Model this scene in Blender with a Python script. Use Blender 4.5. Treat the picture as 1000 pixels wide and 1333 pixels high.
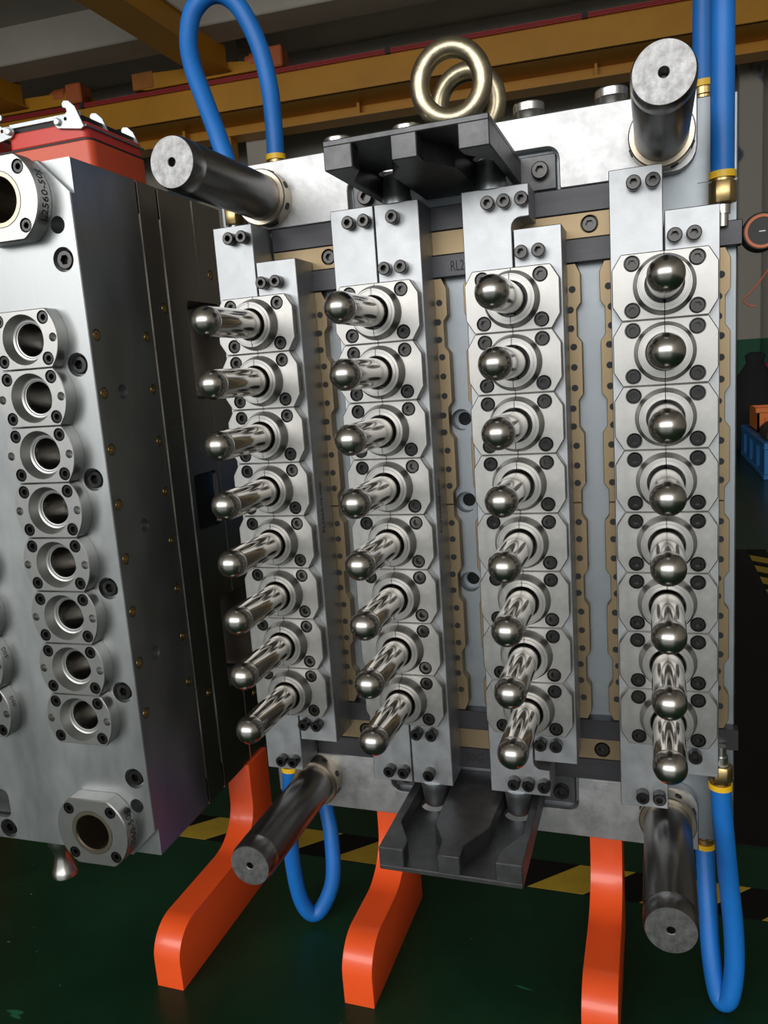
import bpy, bmesh, math, random
from mathutils import Vector, Matrix, noise
random.seed(7)
D = bpy.data; C = bpy.context.scene.collection
for o in list(D.objects): D.objects.remove(o)
Z0 = 0.575                      # height of the mould centre above the floor
PI = math.pi

# ------------------------------------------------------------------ camera
cd = D.cameras.new('camera'); cam = D.objects.new('camera', cd); C.objects.link(cam)
cd.sensor_fit = 'HORIZONTAL'; cd.sensor_width = 36.0; cd.lens = 36.0*1.02035
cd.clip_start = 0.02; cd.clip_end = 60
right = Vector((0.944987, 0.319324, -0.070938)); fwd = Vector((-0.326933, 0.92912, -0.172777)); up = Vector((0.010738, 0.186464, 0.982403))
m = Matrix((right, up, -fwd)).transposed().to_4x4(); m.translation = Vector((0.19789, -0.77921, 0.14805+Z0))
cam.matrix_world = m
bpy.context.scene.camera = cam

# ------------------------------------------------------------------ light
W = D.worlds.new('daylight'); bpy.context.scene.world = W; W.use_nodes = True
bg = W.node_tree.nodes['Background']; bg.inputs[0].default_value = (0.93, 0.97, 1.0, 1); bg.inputs[1].default_value = 0.58
def area(name, loc, rot, sx, sy, power, col=(1, 1, 1)):
    l = D.lights.new(name, 'AREA'); l.shape = 'RECTANGLE'; l.size = sx; l.size_y = sy; l.energy = power; l.color = col
    o = D.objects.new(name, l); C.objects.link(o); o.location = loc; o.rotation_euler = rot; return o
area('window_front_offscreen', (-1.2, -6.0, 2.55), (math.radians(90), 0, 0), 9.0, 2.4, 230, (1, 0.98, 0.95))
vs = bpy.context.scene.view_settings
vs.view_transform = 'Standard'; vs.look = 'None'; vs.gamma = 1.0; vs.use_curve_mapping = False; vs.exposure = 0.52

# ------------------------------------------------------------------ materials
def mat(name, col, metal=0.0, rough=0.5, var=0.0, vscale=30.0, bump=0.0, bscale=200.0, stretch=(1, 1, 1), rvar=0.0, coat=0.0, col2=None, spec=0.5):
    M = D.materials.new(name); M.use_nodes = True; nt = M.node_tree; b = nt.nodes['Principled BSDF']
    b.inputs['Base Color'].default_value = (*col, 1); b.inputs['Metallic'].default_value = metal; b.inputs['Roughness'].default_value = rough
    b.inputs['Coat Weight'].default_value = coat; b.inputs['Specular IOR Level'].default_value = spec
    if var or bump or rvar or col2:
        tc = nt.nodes.new('ShaderNodeTexCoord'); mp = nt.nodes.new('ShaderNodeMapping'); mp.inputs['Scale'].default_value = stretch
        nt.links.new(tc.outputs['Object'], mp.inputs[0])
        n = nt.nodes.new('ShaderNodeTexNoise'); n.inputs['Scale'].default_value = vscale; n.inputs['Detail'].default_value = 6; n.inputs['Roughness'].default_value = 0.65
        nt.links.new(mp.outputs[0], n.inputs['Vector'])
        if var or col2:
            r = nt.nodes.new('ShaderNodeValToRGB')
            c2 = col2 or tuple(min(1, c*(1+var)) for c in col); c1 = col if col2 else tuple(c*(1-var) for c in col)
            r.color_ramp.elements[0].position = 0.35; r.color_ramp.elements[1].position = 0.68
            r.color_ramp.elements[0].color = (*c1, 1); r.color_ramp.elements[1].color = (*c2, 1)
            nt.links.new(n.outputs['Fac'], r.inputs[0]); nt.links.new(r.outputs[0], b.inputs['Base Color'])
        if rvar:
            mr = nt.nodes.new('ShaderNodeMapRange'); mr.inputs[1].default_value = 0.3; mr.inputs[2].default_value = 0.7
            mr.inputs[3].default_value = max(0.02, rough-rvar); mr.inputs[4].default_value = rough+rvar
            nt.links.new(n.outputs['Fac'], mr.inputs[0]); nt.links.new(mr.outputs[0], b.inputs['Roughness'])
        if bump:
            n2 = nt.nodes.new('ShaderNodeTexNoise'); n2.inputs['Scale'].default_value = bscale; n2.inputs['Detail'].default_value = 4
            nt.links.new(mp.outputs[0], n2.inputs['Vector'])
            bp = nt.nodes.new('ShaderNodeBump'); bp.inputs['Strength'].default_value = bump; bp.inputs['Distance'].default_value = 0.001
            nt.links.new(n2.outputs['Fac'], bp.inputs['Height']); nt.links.new(bp.outputs[0], b.inputs['Normal'])
    return M
MT = {}
MT['ring'] = mat('ring_steel', (0.42, 0.415, 0.40), 1, 0.42, 0.07, 90, 0.04, 700, rvar=0.05)
MT['frame'] = mat('mottled_frame_steel', (0.50, 0.505, 0.51), 1, 0.49, 0.12, 60, 0.08, 350, rvar=0.09)
MT['bar'] = mat('slide_bar_steel', (0.43, 0.445, 0.46), 1, 0.48, 0.10, 55, 0.05, 420, rvar=0.06)
MT['plate'] = mat('grey_blue_plate_steel', (0.33, 0.36, 0.385), 1, 0.50, 0.08, 25, 0.04, 300, rvar=0.05)
MT['cavity'] = mat('cavity_plate_steel', (0.44, 0.46, 0.465), 1, 0.41, 0.15, 14, 0.02, 300, (1, 1, 0.35), rvar=0.07)
MT['side'] = mat('cavity_side_steel', (0.46, 0.435, 0.41), 1, 0.25, 0.06, 5, rvar=0.03)
MT['insert'] = mat('insert_steel', (0.45, 0.45, 0.44), 1, 0.37, 0.05, 80, 0.03, 500)
MT['bore'] = mat('polished_bore', (0.45, 0.44, 0.42), 1, 0.20)
MT['chrome'] = mat('polished_pin', (0.54, 0.515, 0.48), 1, 0.10, 0.04, 20, 0.0)
MT['tip'] = mat('satin_pin_tip', (0.50, 0.48, 0.45), 1, 0.23)
MT['pillar'] = mat('dark_pillar_steel', (0.25, 0.245, 0.24), 1, 0.34, 0.18, 40, 0.05, 260, (1, 0.08, 1), rvar=0.06)
MT['pillar_end'] = mat('worn_pillar_end', (0.30, 0.30, 0.30), 1, 0.48, 0.30, 120, 0.05, 400)
MT['collar'] = mat('collar_bronze', (0.40, 0.345, 0.27), 1, 0.30, 0.06, 60)
MT['black'] = mat('black_oxide', (0.11, 0.111, 0.115), 0.85, 0.46, 0.2, 60, 0.05, 300)
MT['rail'] = mat('blackened_rail', (0.062, 0.062, 0.068), 0.7, 0.42, 0.15, 40, 0.05, 300, (0.2, 1, 1))
MT['screw'] = mat('black_screw', (0.048, 0.047, 0.046), 0.9, 0.24)
MT['brass'] = mat('wear_brass', (0.32, 0.245, 0.15), 1, 0.50, 0.14, 25, 0.05, 300, (1, 1, 0.3), rvar=0.06)
MT['nut'] = mat('fitting_brass', (0.58, 0.42, 0.19), 1, 0.34)
MT['zinc'] = mat('yellow_zinc', (0.46, 0.40, 0.28), 1, 0.33, 0.18, 90, 0.22, 190)
MT['silver'] = mat('bright_steel', (0.62, 0.60, 0.57), 1, 0.28)
MT['lever'] = mat('galvanised_lever', (0.46, 0.49, 0.51), 1, 0.42, 0.1, 90)
MT['blue'] = mat('blue_rubber_hose', (0.006, 0.155, 0.54), 0, 0.48, 0.12, 12)
MT['yellow'] = mat('yellow_plastic', (0.85, 0.52, 0.02), 0, 0.4)
MT['orange'] = mat('orange_paint', (0.95, 0.105, 0.020), 0, 0.30, 0.06, 5, 0.04, 130, coat=0.2)
MT['red'] = mat('red_box_paint', (0.66, 0.085, 0.030), 0, 0.38, 0.04, 8, 0.03, 160)
MT['redlid'] = mat('red_lid_paint', (0.66, 0.055, 0.040), 0, 0.42, 0.04, 8)
MT['rubber'] = mat('black_rubber', (0.018, 0.018, 0.018), 0, 0.6)
MT['floor'] = mat('green_epoxy_floor', (0.0055, 0.022, 0.010), 0, 0.36, 0, 2.2, 0.06, 14, rvar=0.06, col2=(0.009, 0.050, 0.022), spec=0.22)
def floor_specks(M):
    nt = M.node_tree; b = nt.nodes['Principled BSDF']; old = b.inputs['Base Color'].links[0].from_socket
    tc = nt.nodes.new('ShaderNodeTexCoord')
    def layer(scale, stretch, thr, colr, prev):
        mp = nt.nodes.new('ShaderNodeMapping'); mp.inputs['Scale'].default_value = stretch; mp.inputs['Rotation'].default_value = (0, 0, scale)
        nt.links.new(tc.outputs['Object'], mp.inputs[0])
        v = nt.nodes.new('ShaderNodeTexNoise'); v.inputs['Scale'].default_value = scale; v.inputs['Detail'].default_value = 2; nt.links.new(mp.outputs[0], v.inputs['Vector'])
        g = nt.nodes.new('ShaderNodeMapRange'); g.inputs[1].default_value = thr; g.inputs[2].default_value = thr+0.02; nt.links.new(v.outputs['Fac'], g.inputs[0])
        mx = nt.nodes.new('ShaderNodeMix'); mx.data_type = 'RGBA'; mx.inputs[7].default_value = (*colr, 1)
        nt.links.new(g.outputs[0], mx.inputs[0]); nt.links.new(prev, mx.inputs[6]); return mx.outputs[2]
    o = layer(95.0, (1, 1, 1), 0.75, (0.10, 0.12, 0.09), old)
    o = layer(30.0, (0.35, 1.6, 1), 0.725, (0.02, 0.13, 0.06), o)
    nt.links.new(o, b.inputs['Base Color'])
floor_specks(MT['floor'])
MT['tape_y'] = mat('worn_yellow_tape', (0.42, 0.285, 0.03), 0, 0.6, 0.12, 20, spec=0.2)
MT['tape_b'] = mat('black_tape', (0.006, 0.006, 0.006), 0, 0.7, spec=0.15)
MT['mat'] = mat('black_mat', (0.010, 0.009, 0.009), 0, 0.6, 0.3, 6, 0.05, 60, spec=0.15)
MT['crane'] = mat('yellow_crane_paint', (0.52, 0.235, 0.012), 0, 0.45, 0.10, 1.5)
MT['cranedark'] = mat('orange_truck_paint', (0.42, 0.15, 0.02), 0, 0.5, 0.2, 3)
MT['motor'] = mat('orange_motor_paint', (0.48, 0.12, 0.035), 0, 0.5)
MT['redrail'] = mat('red_conductor', (0.42, 0.03, 0.035), 0, 0.45)
MT['concrete'] = mat('painted_concrete', (0.44, 0.41, 0.36), 0, 0.85, 0.06, 2)
MT['pallet'] = mat('blue_plastic', (0.02, 0.17, 0.48), 0, 0.42)
MT['binor'] = mat('orange_plastic', (0.85, 0.20, 0.02), 0, 0.4)
MT['rust'] = mat('rusty_steel', (0.075, 0.05, 0.04), 0.4, 0.6, 0.4, 30)
MT['cloth'] = mat('black_cloth', (0.012, 0.012, 0.014), 0, 0.9)
MT['magenta'] = mat('magenta_cloth', (0.24, 0.015, 0.06), 0, 0.85)
MT['cord'] = mat('red_cord', (0.45, 0.10, 0.05), 0, 0.5)
MT['engrave'] = mat('engraved_mark', (0.02, 0.018, 0.016), 0.2, 0.6)
MT['glassy'] = mat('black_glass', (0.010, 0.010, 0.011), 0, 0.06)

def wall_material():
    M = mat('wall_paint', (0.36, 0.345, 0.30), 0, 0.8); nt = M.node_tree; b = nt.nodes['Principled BSDF']
    tc = nt.nodes.new('ShaderNodeTexCoord'); n = nt.nodes.new('ShaderNodeTexNoise'); n.inputs['Scale'].default_value = 1.6; n.inputs['Detail'].default_value = 5
    nt.links.new(tc.outputs['Object'], n.inputs['Vector'])
    r = nt.nodes.new('ShaderNodeValToRGB'); r.color_ramp.elements[0].position = 0.60; r.color_ramp.elements[1].position = 0.63
    r.color_ramp.elements[0].color = (0.34, 0.325, 0.28, 1); r.color_ramp.elements[1].color = (0.06, 0.09, 0.12, 1)
    nt.links.new(n.outputs['Fac'], r.inputs[0])
    sx = nt.nodes.new('ShaderNodeSeparateXYZ'); nt.links.new(tc.outputs['Object'], sx.inputs[0])
    lt = nt.nodes.new('ShaderNodeMath'); lt.operation = 'LESS_THAN'; lt.inputs[1].default_value = 0.80
    nt.links.new(sx.outputs[2], lt.inputs[0])
    mx = nt.nodes.new('ShaderNodeMix'); mx.data_type = 'RGBA'; mx.inputs[7].default_value = (0.02, 0.10, 0.055, 1)
    nt.links.new(lt.outputs[0], mx.inputs[0]); nt.links.new(r.outputs[0], mx.inputs[6]); nt.links.new(mx.outputs[2], b.inputs['Base Color'])
    return M
MT['wall'] = wall_material()

# ------------------------------------------------------------------ mesh helpers
def finish(bm, name, mt, smooth=35, bevel=0.0, seg=1, bang=30):
    bmesh.ops.remove_doubles(bm, verts=bm.verts, dist=1e-6)
    bmesh.ops.recalc_face_normals(bm, faces=bm.faces)
    if bevel:
        es = [e for e in bm.edges if len(e.link_faces) == 2 and e.calc_face_angle(0) > math.radians(bang)]
        if es: bmesh.ops.bevel(bm, geom=es, offset=bevel, segments=seg, profile=0.6, affect='EDGES', clamp_overlap=True)
    me = D.meshes.new(name); bm.to_mesh(me); bm.free()
    if smooth:
        me.shade_smooth(); me.set_sharp_from_angle(angle=math.radians(smooth))
    me.materials.append(MT[mt]); return me
def box_into(bm, x0, x1, y0, y1, z0, z1):
    v = [bm.verts.new(c) for c in ((x0, y0, z0), (x1, y0, z0), (x1, y1, z0), (x0, y1, z0), (x0, y0, z1), (x1, y0, z1), (x1, y1, z1), (x0, y1, z1))]
    for f in ((0, 3, 2, 1), (4, 5, 6, 7), (0, 1, 5, 4), (1, 2, 6, 5), (2, 3, 7, 6), (3, 0, 4, 7)): bm.faces.new([v[i] for i in f])
def prism_into(bm, pts, a, b, plane='XZ'):
    # polygon pts in the plane, extruded from a to b along the third axis
    def P(p, h): return (p[0], h, p[1]) if plane == 'XZ' else (p[0], p[1], h) if plane == 'XY' else (h, p[0], p[1])
    A = [bm.verts.new(P(p, a)) for p in pts]; B = [bm.verts.new(P(p, b)) for p in pts]; n = len(pts)
    bm.faces.new(A); bm.faces.new(B[::-1])
    for i in range(n): bm.faces.new((A[i], B[i], B[(i+1) % n], A[(i+1) % n]))
def lathe_into(bm, prof, n=24, axis='y', c=(0, 0, 0), closed=False, caps=True):
    rings = []
    for r, h in prof:
        ring = []
        for i in range(n):
            a = 2*PI*i/n; u, w = r*math.cos(a), r*math.sin(a)
            p = (u, h, w) if axis == 'y' else (u, w, h) if axis == 'z' else (h, u, w)
            ring.append(bm.verts.new((p[0]+c[0], p[1]+c[1], p[2]+c[2])))
        rings.append(ring)
    L = list(zip(rings, rings[1:]))
    if closed: L.append((rings[-1], rings[0]))
    for A, B in L:
        for i in range(n): bm.faces.new((A[i], A[(i+1) % n], B[(i+1) % n], B[i]))
    if caps and not closed: bm.faces.new(rings[0]); bm.faces.new(rings[-1])
def tube_into(bm, pts, r, n=14, cap=True):
    pts = [Vector(p) for p in pts]; rings = []; prev = None
    for i, p in enumerate(pts):
        t = (pts[min(i+1, len(pts)-1)]-pts[max(i-1, 0)]).normalized()
        if prev is None:
            a = t.orthogonal().normalized()
        else:
            a = (prev-t*prev.dot(t)).normalized()
        prev = a; b = t.cross(a)
        rings.append([bm.verts.new(p+r*(a*math.cos(2*PI*k/n)+b*math.sin(2*PI*k/n))) for k in range(n)])
    for A, B in zip(rings, rings[1:]):
        for i in range(n): bm.faces.new((A[i], A[(i+1) % n], B[(i+1) % n], B[i]))
    if cap: bm.faces.new(rings[0]); bm.faces.new(rings[-1])
def spline(pts, k=8):
    P = [Vector(p) for p in pts]; out = []
    for i in range(len(P)-1):
        p0 = P[max(i-1, 0)]; p1 = P[i]; p2 = P[i+1]; p3 = P[min(i+2, len(P)-1)]
        for j in range(k):
            t = j/k
            out.append(0.5*((2*p1)+(p2-p0)*t+(2*p0-5*p1+4*p2-p3)*t*t+(3*p1-p0-3*p2+p3)*t**3))
    out.append(P[-1]); return out
def mbox(name, mt, dims, bevel=0.0, seg=1):
    bm = bmesh.new(); box_into(bm, *dims); return finish(bm, name, mt, 35, bevel, seg)
def mprism(name, mt, pts, a, b, plane='XZ', bevel=0.0, seg=1):
    bm = bmesh.new(); prism_into(bm, pts, a, b, plane); return finish(bm, name, mt, 35, bevel, seg)
def mlathe(name, mt, prof, n=24, axis='y', **k):
    bm = bmesh.new(); lathe_into(bm, prof, n, axis, **k); return finish(bm, name, mt, 35)
def mtube(name, mt, pts, r, n=14):
    bm = bmesh.new(); tube_into(bm, pts, r, n); return finish(bm, name, mt, 60)
def cut(me, cutter_bm, name, mt, smooth=35):
    # subtract a bmesh from a mesh, once, and keep the result as plain mesh data
    bmesh.ops.recalc_face_normals(cutter_bm, faces=cutter_bm.faces)
    cm = D.meshes.new('cutter'); cutter_bm.to_mesh(cm); cutter_bm.free()
    a = D.objects.new('cut_body', me); b = D.objects.new('cutter', cm); C.objects.link(a); C.objects.link(b)
    md = a.modifiers.new('cut', 'BOOLEAN'); md.operation = 'DIFFERENCE'; md.object = b; md.solver = 'EXACT'
    dg = bpy.context.evaluated_depsgraph_get(); dg.update()
    out = D.meshes.new_from_object(a.evaluated_get(dg)); out.name = name
    D.objects.remove(a); D.objects.remove(b); D.meshes.remove(cm); D.meshes.remove(me)
    out.shade_smooth(); out.set_sharp_from_angle(angle=math.radians(smooth))
    out.materials.clear(); out.materials.append(MT[mt]); return out
def round_poly(pts, rad, n=5):
    # polygon with rounded corners; rad is one radius per corner (0 keeps it sharp)
    out = []; N = len(pts)
    for i in range(N):
        p = Vector(pts[i]); a = Vector(pts[i-1]); b = Vector(pts[(i+1) % N]); r = rad[i] if isinstance(rad, (list, tuple)) else rad
        if r <= 0: out.append(tuple(p)); continue
        u = (a-p).normalized(); w = (b-p).normalized(); ang = u.angle(w); d = r/math.tan(ang/2)
        s = p+u*d; e = p+w*d; c = p+(u+w).normalized()*(r/math.sin(ang/2))
        a0 = math.atan2(s.y-c.y, s.x-c.x); a1 = math.atan2(e.y-c.y, e.x-c.x); da = (a1-a0+PI) % (2*PI)-PI
        for k in range(n+1):
            t = a0+da*k/n; out.append((c.x+r*math.cos(t), c.y+r*math.sin(t)))
    return out
def text_mesh(name, txt, size, fn, mt='engrave', align='CENTER'):
    # flat lettering turned into a mesh; fn maps (x, y) of the text to 3D
    cu = D.curves.new('lettering', 'FONT'); cu.body = txt; cu.size = size; cu.align_x = align; cu.align_y = 'CENTER'; cu.resolution_u = 2
    o = D.objects.new('lettering', cu); C.objects.link(o)
    dg = bpy.context.evaluated_depsgraph_get(); dg.update()
    me = D.meshes.new_from_object(o.evaluated_get(dg)); D.objects.remove(o); D.curves.remove(cu); me.name = name
    for v in me.vertices: v.co = fn(v.co.x, v.co.y)
    me.materials.clear(); me.materials.append(MT[mt]); return me

# ------------------------------------------------------------------ object helpers
ORG = {}
def thing(name, label, cat, org, loc=None, rotz=0.0, group=None):
    # an Empty at the thing's base; org is that point in the thing's own drawing frame
    o = D.objects.new(name, None); C.objects.link(o); o.empty_display_size = 0.05
    o.location = loc if loc else (org[0], org[1], org[2]+Z0); o.rotation_euler = (0, 0, rotz); ORG[o.name] = Vector(org)
    o['label'] = label; o['category'] = cat
    if group: o['group'] = group
    return o
def part(name, me, parent, at=(0, 0, 0), rot=None, label=None, kind=None):
    o = D.objects.new(name, me); C.objects.link(o); o.parent = parent
    o.location = Vector(at)-ORG[parent.name]; ORG[o.name] = Vector(at)
    if rot: o.rotation_euler = rot
    if label: o['label'] = label
    if kind: o['kind'] = kind
    return o
def solo(name, me, label, cat, at=(0, 0, 0), rotz=0, group=None):
    o = D.objects.new(name, me); C.objects.link(o); o.location = (at[0], at[1], at[2]); o.rotation_euler = (0, 0, rotz); ORG[o.name] = Vector(at)
    o['label'] = label; o['category'] = cat
    if group: o['group'] = group
    return o
def struct(name, me, at=(0, 0, 0), rotz=0, parent=None, label=None):
    o = D.objects.new(name, me); C.objects.link(o); o.location = at; o.rotation_euler = (0, 0, rotz); ORG[o.name] = Vector(at)
    if parent: o.parent = parent
    else: o['kind'] = 'structure'
    if label: o['label'] = label
    return o

def screw_mesh(name, r, h, mt='screw', n=24):
    # socket head screw, head towards -y, seat at y = 0
    bm = bmesh.new(); hx = r*0.52; prof = [(r, 0), (r, -h+r*0.14), (r*0.88, -h)]
    rings = [[bm.verts.new((a*math.cos(2*PI*i/n), y, a*math.sin(2*PI*i/n))) for i in range(n)] for a, y in prof]
    def hexr(i):
        t = (2*PI*i/n) % (PI/3)-PI/6; return hx*0.90/math.cos(t)
    for y in (-h, -h*0.35): rings.append([bm.verts.new((hexr(i)*math.cos(2*PI*i/n), y, hexr(i)*math.sin(2*PI*i/n))) for i in range(n)])
    for A, B in zip(rings, rings[1:]):
        for i in range(n): bm.faces.new((A[i], A[(i+1) % n], B[(i+1) % n], B[i]))
    bm.faces.new(rings[0]); bm.faces.new(rings[-1])
    return finish(bm, name, mt, 30)

# ================================================================== SETTING
PHI = math.radians(4.5)          # the building stands slightly askew to the mould
cp_, sp_ = math.cos(PHI), math.sin(PHI)
struct('floor', mbox('floor', 'floor', (-9, 5, -7, 8.5, -0.1, 0)))
def bbox(name, mt, d, bevel=0): # box in building coordinates, heights measured from the floor
    return mbox(name, mt, d, bevel)
struct('wall_back', bbox('wall_back', 'wall', (-9, 5.5, 7.2, 7.4, 0, 4.2)), (0, 0, 0), PHI)
struct('wall_right', bbox('wall_right', 'concrete', (3.2, 3.4, -6, 7.2, 0, 4.2)), (0, 0, 0), PHI)
struct('wall_left', bbox('wall_left', 'concrete', (-8.2, -8, -6, 7.2, 0, 4.2)), (0, 0, 0), PHI)
struct('ceiling', bbox('ceiling', 'concrete', (-9, 5, -4.0, 7.4, 3.26+Z0, 3.46+Z0)), (0, 0, 0), PHI)
struct('trim_1', bbox('ceiling_beam', 'concrete', (-9, 5, 5.5, 5.85, 2.97+Z0, 3.27+Z0), 0.01), (0, 0, 0), PHI, label='cream concrete ceiling beam')
struct('trim_2', bbox('ceiling_beam', 'concrete', (-9, 5, 1.5, 1.85, 2.97+Z0, 3.27+Z0), 0.01), (0, 0, 0), PHI)
struct('trim_3', bbox('wall_beam', 'concrete', (-9, 5, 7.05, 7.21, 2.85+Z0, 3.27+Z0), 0.01), (0, 0, 0), PHI, label='pale concrete beam along the top of the wall')
struct('trim_4', bbox('wall_column', 'concrete', (-2.889, -2.646, 6.52, 6.82, 0, 3.27+Z0), 0.01), (0, 0, 0), PHI, label='cream concrete column')
struct('trim_5', bbox('wall_pier', 'wall', (1.454, 1.647, 6.9, 7.21, 0, 3.27+Z0), 0.01), (0, 0, 0), PHI, label='cream painted pier with peeling paint')

# overhead crane, far behind the moulds
def bthing(name, label, cat, x, y, z, group=None):
    return thing(name, label, cat, (x, y, z), (x*cp_-y*sp_, x*sp_+y*cp_, z+Z0), PHI, group)
t = bthing('crane_runway', 'long yellow steel crane runway beam with a red conductor rail', 'beam', -2, 6.2, -Z0)
part('side_plate', mbox('side_plate', 'crane', (-7.5, 3.0, 5.98, 6.02, 2.485, 2.735)), t)
part('top_flange', mbox('top_flange', 'crane', (-7.5, 3.0, 5.98, 6.42, 2.70, 2.736)), t)
part('web', mbox('web', 'crane', (-7.5, 3.0, 6.40, 6.42, 2.385, 2.71)), t)
part('soffit', mbox('soffit', 'crane', (-7.5, 3.0, 6.0, 6.42, 2.485, 2.50)), t)
part('bottom_flange', mbox('bottom_flange', 'crane', (-7.5, 3.0, 6.28, 6.50, 2.372, 2.392)), t)
st_me = mbox('stiffener', 'crane', (-0.012, 0.012, 6.30, 6.40, 2.39, 2.488))
for x in (-5.1, -3.4, -1.72, 0.28, 1.7): part('stiffener', st_me, t, (x, 0, 0))
bm = bmesh.new()
for k in range(3): box_into(bm, -7.5, 3.0, 5.955, 5.982, 2.706+0.012*k, 2.714+0.012*k)
cr = part('conductor_rail', finish(bm, 'conductor_rail', 'redrail'), t, label='red conductor rail')
cl_me = mbox('rail_clip', 'rubber', (-0.02, 0.02, 5.945, 5.985, 2.702, 2.744))
for x in (-4.2, -3.0, -1.35, 0.2): part('rail_clip', cl_me, cr, (x, 0, 0))
part('post', mbox('post', 'crane', (-3.06, -2.94, 6.3, 6.45, -Z0, 2.38)), t)

def girder(x0, x1, label):
    g = thing('crane_girder', label, 'girder', ((x0+x1)/2, 2, 2.75), group='crane bridge girders')
    part('box_beam', mbox('box_beam', 'crane', (x0, x1, -2.5, 6.0+x0*0.079, 2.80, 3.0), 0.004), g)
    part('bottom_flange', mbox('bottom_flange', 'crane', (x0-0.03, x1+0.03, -2.5, 6.0+x0*0.079, 2.785, 2.802)), g)
    part('cable_track', mbox('cable_track', 'silver', (x1+0.01, x1+0.03, -2.5, 5.4, 2.985, 3.0)), g)
girder(-3.45, -3.22, 'yellow crane bridge girder running above the blue hose loop')
girder(-5.55, -5.25, 'yellow crane bridge girder running above the red box')
mot_prof = [(0.0, 0), (0.045, 0.0), (0.055, 0.012), (0.055, 0.05), (0.07, 0.055), (0.07, 0.17), (0.055, 0.175), (0.055, 0.24), (0.0, 0.245)]
def truck(x0, x1, mx, label):
    g = bthing('end_truck', label, 'crane truck', (x0+x1)/2, 5.96, 2.73, 'crane end trucks on the runway'); g.location.z += 0.012
    prof = [(x0, 2.775), (x0+0.10, 2.755), (x1, 2.755), (x1, 2.83), (x1-0.25, 2.86), (x0+0.33, 2.88), (x0+0.02, 2.895)]
    part('frame', mprism('frame', 'crane', prof, 5.99, 6.24, 'XZ', 0.004), g)
    part('end_cap', mbox('end_cap', 'cranedark', (x0-0.03, x0+0.18, 5.985, 6.26, 2.765, 2.905), 0.006), g)
    w = mlathe('wheel', 'rail', [(0, -0.03), (0.05, -0.03), (0.05, 0.03), (0, 0.03)], 20, caps=False)
    for x in (x0+0.2, x1-0.15): part('wheel', w, g, (x, 6.12, 2.785))
    mo = part('motor', mlathe('motor', 'motor', mot_prof, 22, 'x', caps=False), g, (mx, 6.05, 2.845), label='rust orange drive motor')
    part('gear_box', mbox('gear_box', 'motor', (0.20, 0.36, -0.09, 0.09, -0.10, 0.07), 0.012), mo, (mx, 6.05, 2.845))
truck(-3.66, -2.50, -2.62, 'orange crane end truck with motor seen through the blue hose loop')
truck(-5.40, -4.20, -4.56, 'orange crane end truck with motor above the red box')

# hazard tape, mat and things on the floor
ft = thing('hazard_tape', 'black and yellow hazard tape on the green floor across under the orange feet', 'floor tape', (-0.2, 0.245, -Z0))
part('black_strip', mbox('black_strip', 'tape_b', (-1.25, 1.2, 0.2115, 0.2765, -Z0, -Z0+0.0006)), ft)
ys = mprism('yellow_stripe', 'tape_y', [(0, 0.2118), (0.0765, 0.2118), (0.1435, 0.2762), (0.067, 0.2762)], 0.0004, 0.0010, 'XY')
for k in range(-8, 8): part('yellow_stripe', ys, ft, (0.0225+0.1497*k, 0, -Z0))
solo('floor_mat', mbox('floor_mat', 'mat', (-0.05, 0.512, 0.376, 2.27, 0, 0.002)), 'flat black mat on the green floor behind the core pin mold', 'mat')
f2 = thing('hazard_tape', 'black and yellow hazard tape running along the far edge of the black mat', 'floor tape', (0.55, 1.6, -Z0))
part('black_strip', mbox('black_strip', 'tape_b', (0.512, 0.575, 0.9, 2.28, -Z0, -Z0+0.0006)), f2)
y2 = mprism('yellow_stripe', 'tape_y', [(0.512, 0), (0.575, -0.055), (0.575, 0.025), (0.512, 0.08)], 0.0004, 0.0010, 'XY')
for k in range(9): part('yellow_stripe', y2, f2, (0, 0.95+0.145*k, -Z0))

pl = thing('plastic_pallet', 'blue plastic pallet on the green floor by the far wall', 'pallet', (1.25, 4.55, -Z0))
part('deck', mbox('deck', 'pallet', (0.765, 1.75, 3.94, 5.15, -Z0+0.165, -Z0+0.205), 0.004), pl)
part('base', mbox('base', 'pallet', (0.765, 1.75, 3.94, 5.15, -Z0, -Z0+0.03), 0.004), pl)
fb = mbox('foot_block', 'pallet', (-0.06, 0.06, -0.09, 0.09, 0.028, 0.167), 0.004)
for x in (0.827, 1.25, 1.688):
    for y in (4.032, 4.38, 4.72, 5.058): part('foot_block', fb, pl, (x, y, -Z0))
ob = thing('parts_bin', 'orange plastic parts bin standing on the blue pallet', 'bin', (0.97, 4.75, -Z0+0.205))
bm = bmesh.new()
x0, x1, y0, y1, z0, z1 = 0.80, 1.15, 4.55, 4.98, -Z0+0.205, -Z0+0.345
for d in ((x0, x1, y0, y1, z0, z0+0.01), (x0, x0+0.012, y0, y1, z0, z1), (x1-0.012, x1, y0, y1, z0, z1), (x0, x1, y0, y0+0.012, z0, z1), (x0, x1, y1-0.012, y1, z0, z1)): box_into(bm, *d)
part('tray', finish(bm, 'tray', 'binor'), ob)
part('rim', mbox('rim', 'binor', (x0-0.012, x1+0.012, y0-0.012, y0+0.014, z1-0.02, z1+0.012), 0.003), ob)
part('label_holder', mbox('label_holder', 'binor', (x0+0.04, x1-0.04, y0-0.02, y0-0.01, z0+0.03, z0+0.09), 0.003), ob)
bm = bmesh.new(); prism_into(bm, [(0, 0), (0.30, 0), (0.30, 0.06), (0.25, 0.085), (0.04, 0.085), (0, 0.05)], 0, 0.32, 'XZ')
solo('rusty_block', finish(bm, 'rusty_block', 'rust', 35, 0.006), 'dark rusty steel block lying on the front of the blue pallet', 'steel block', (0.79, 4.05, 0.205))
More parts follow.
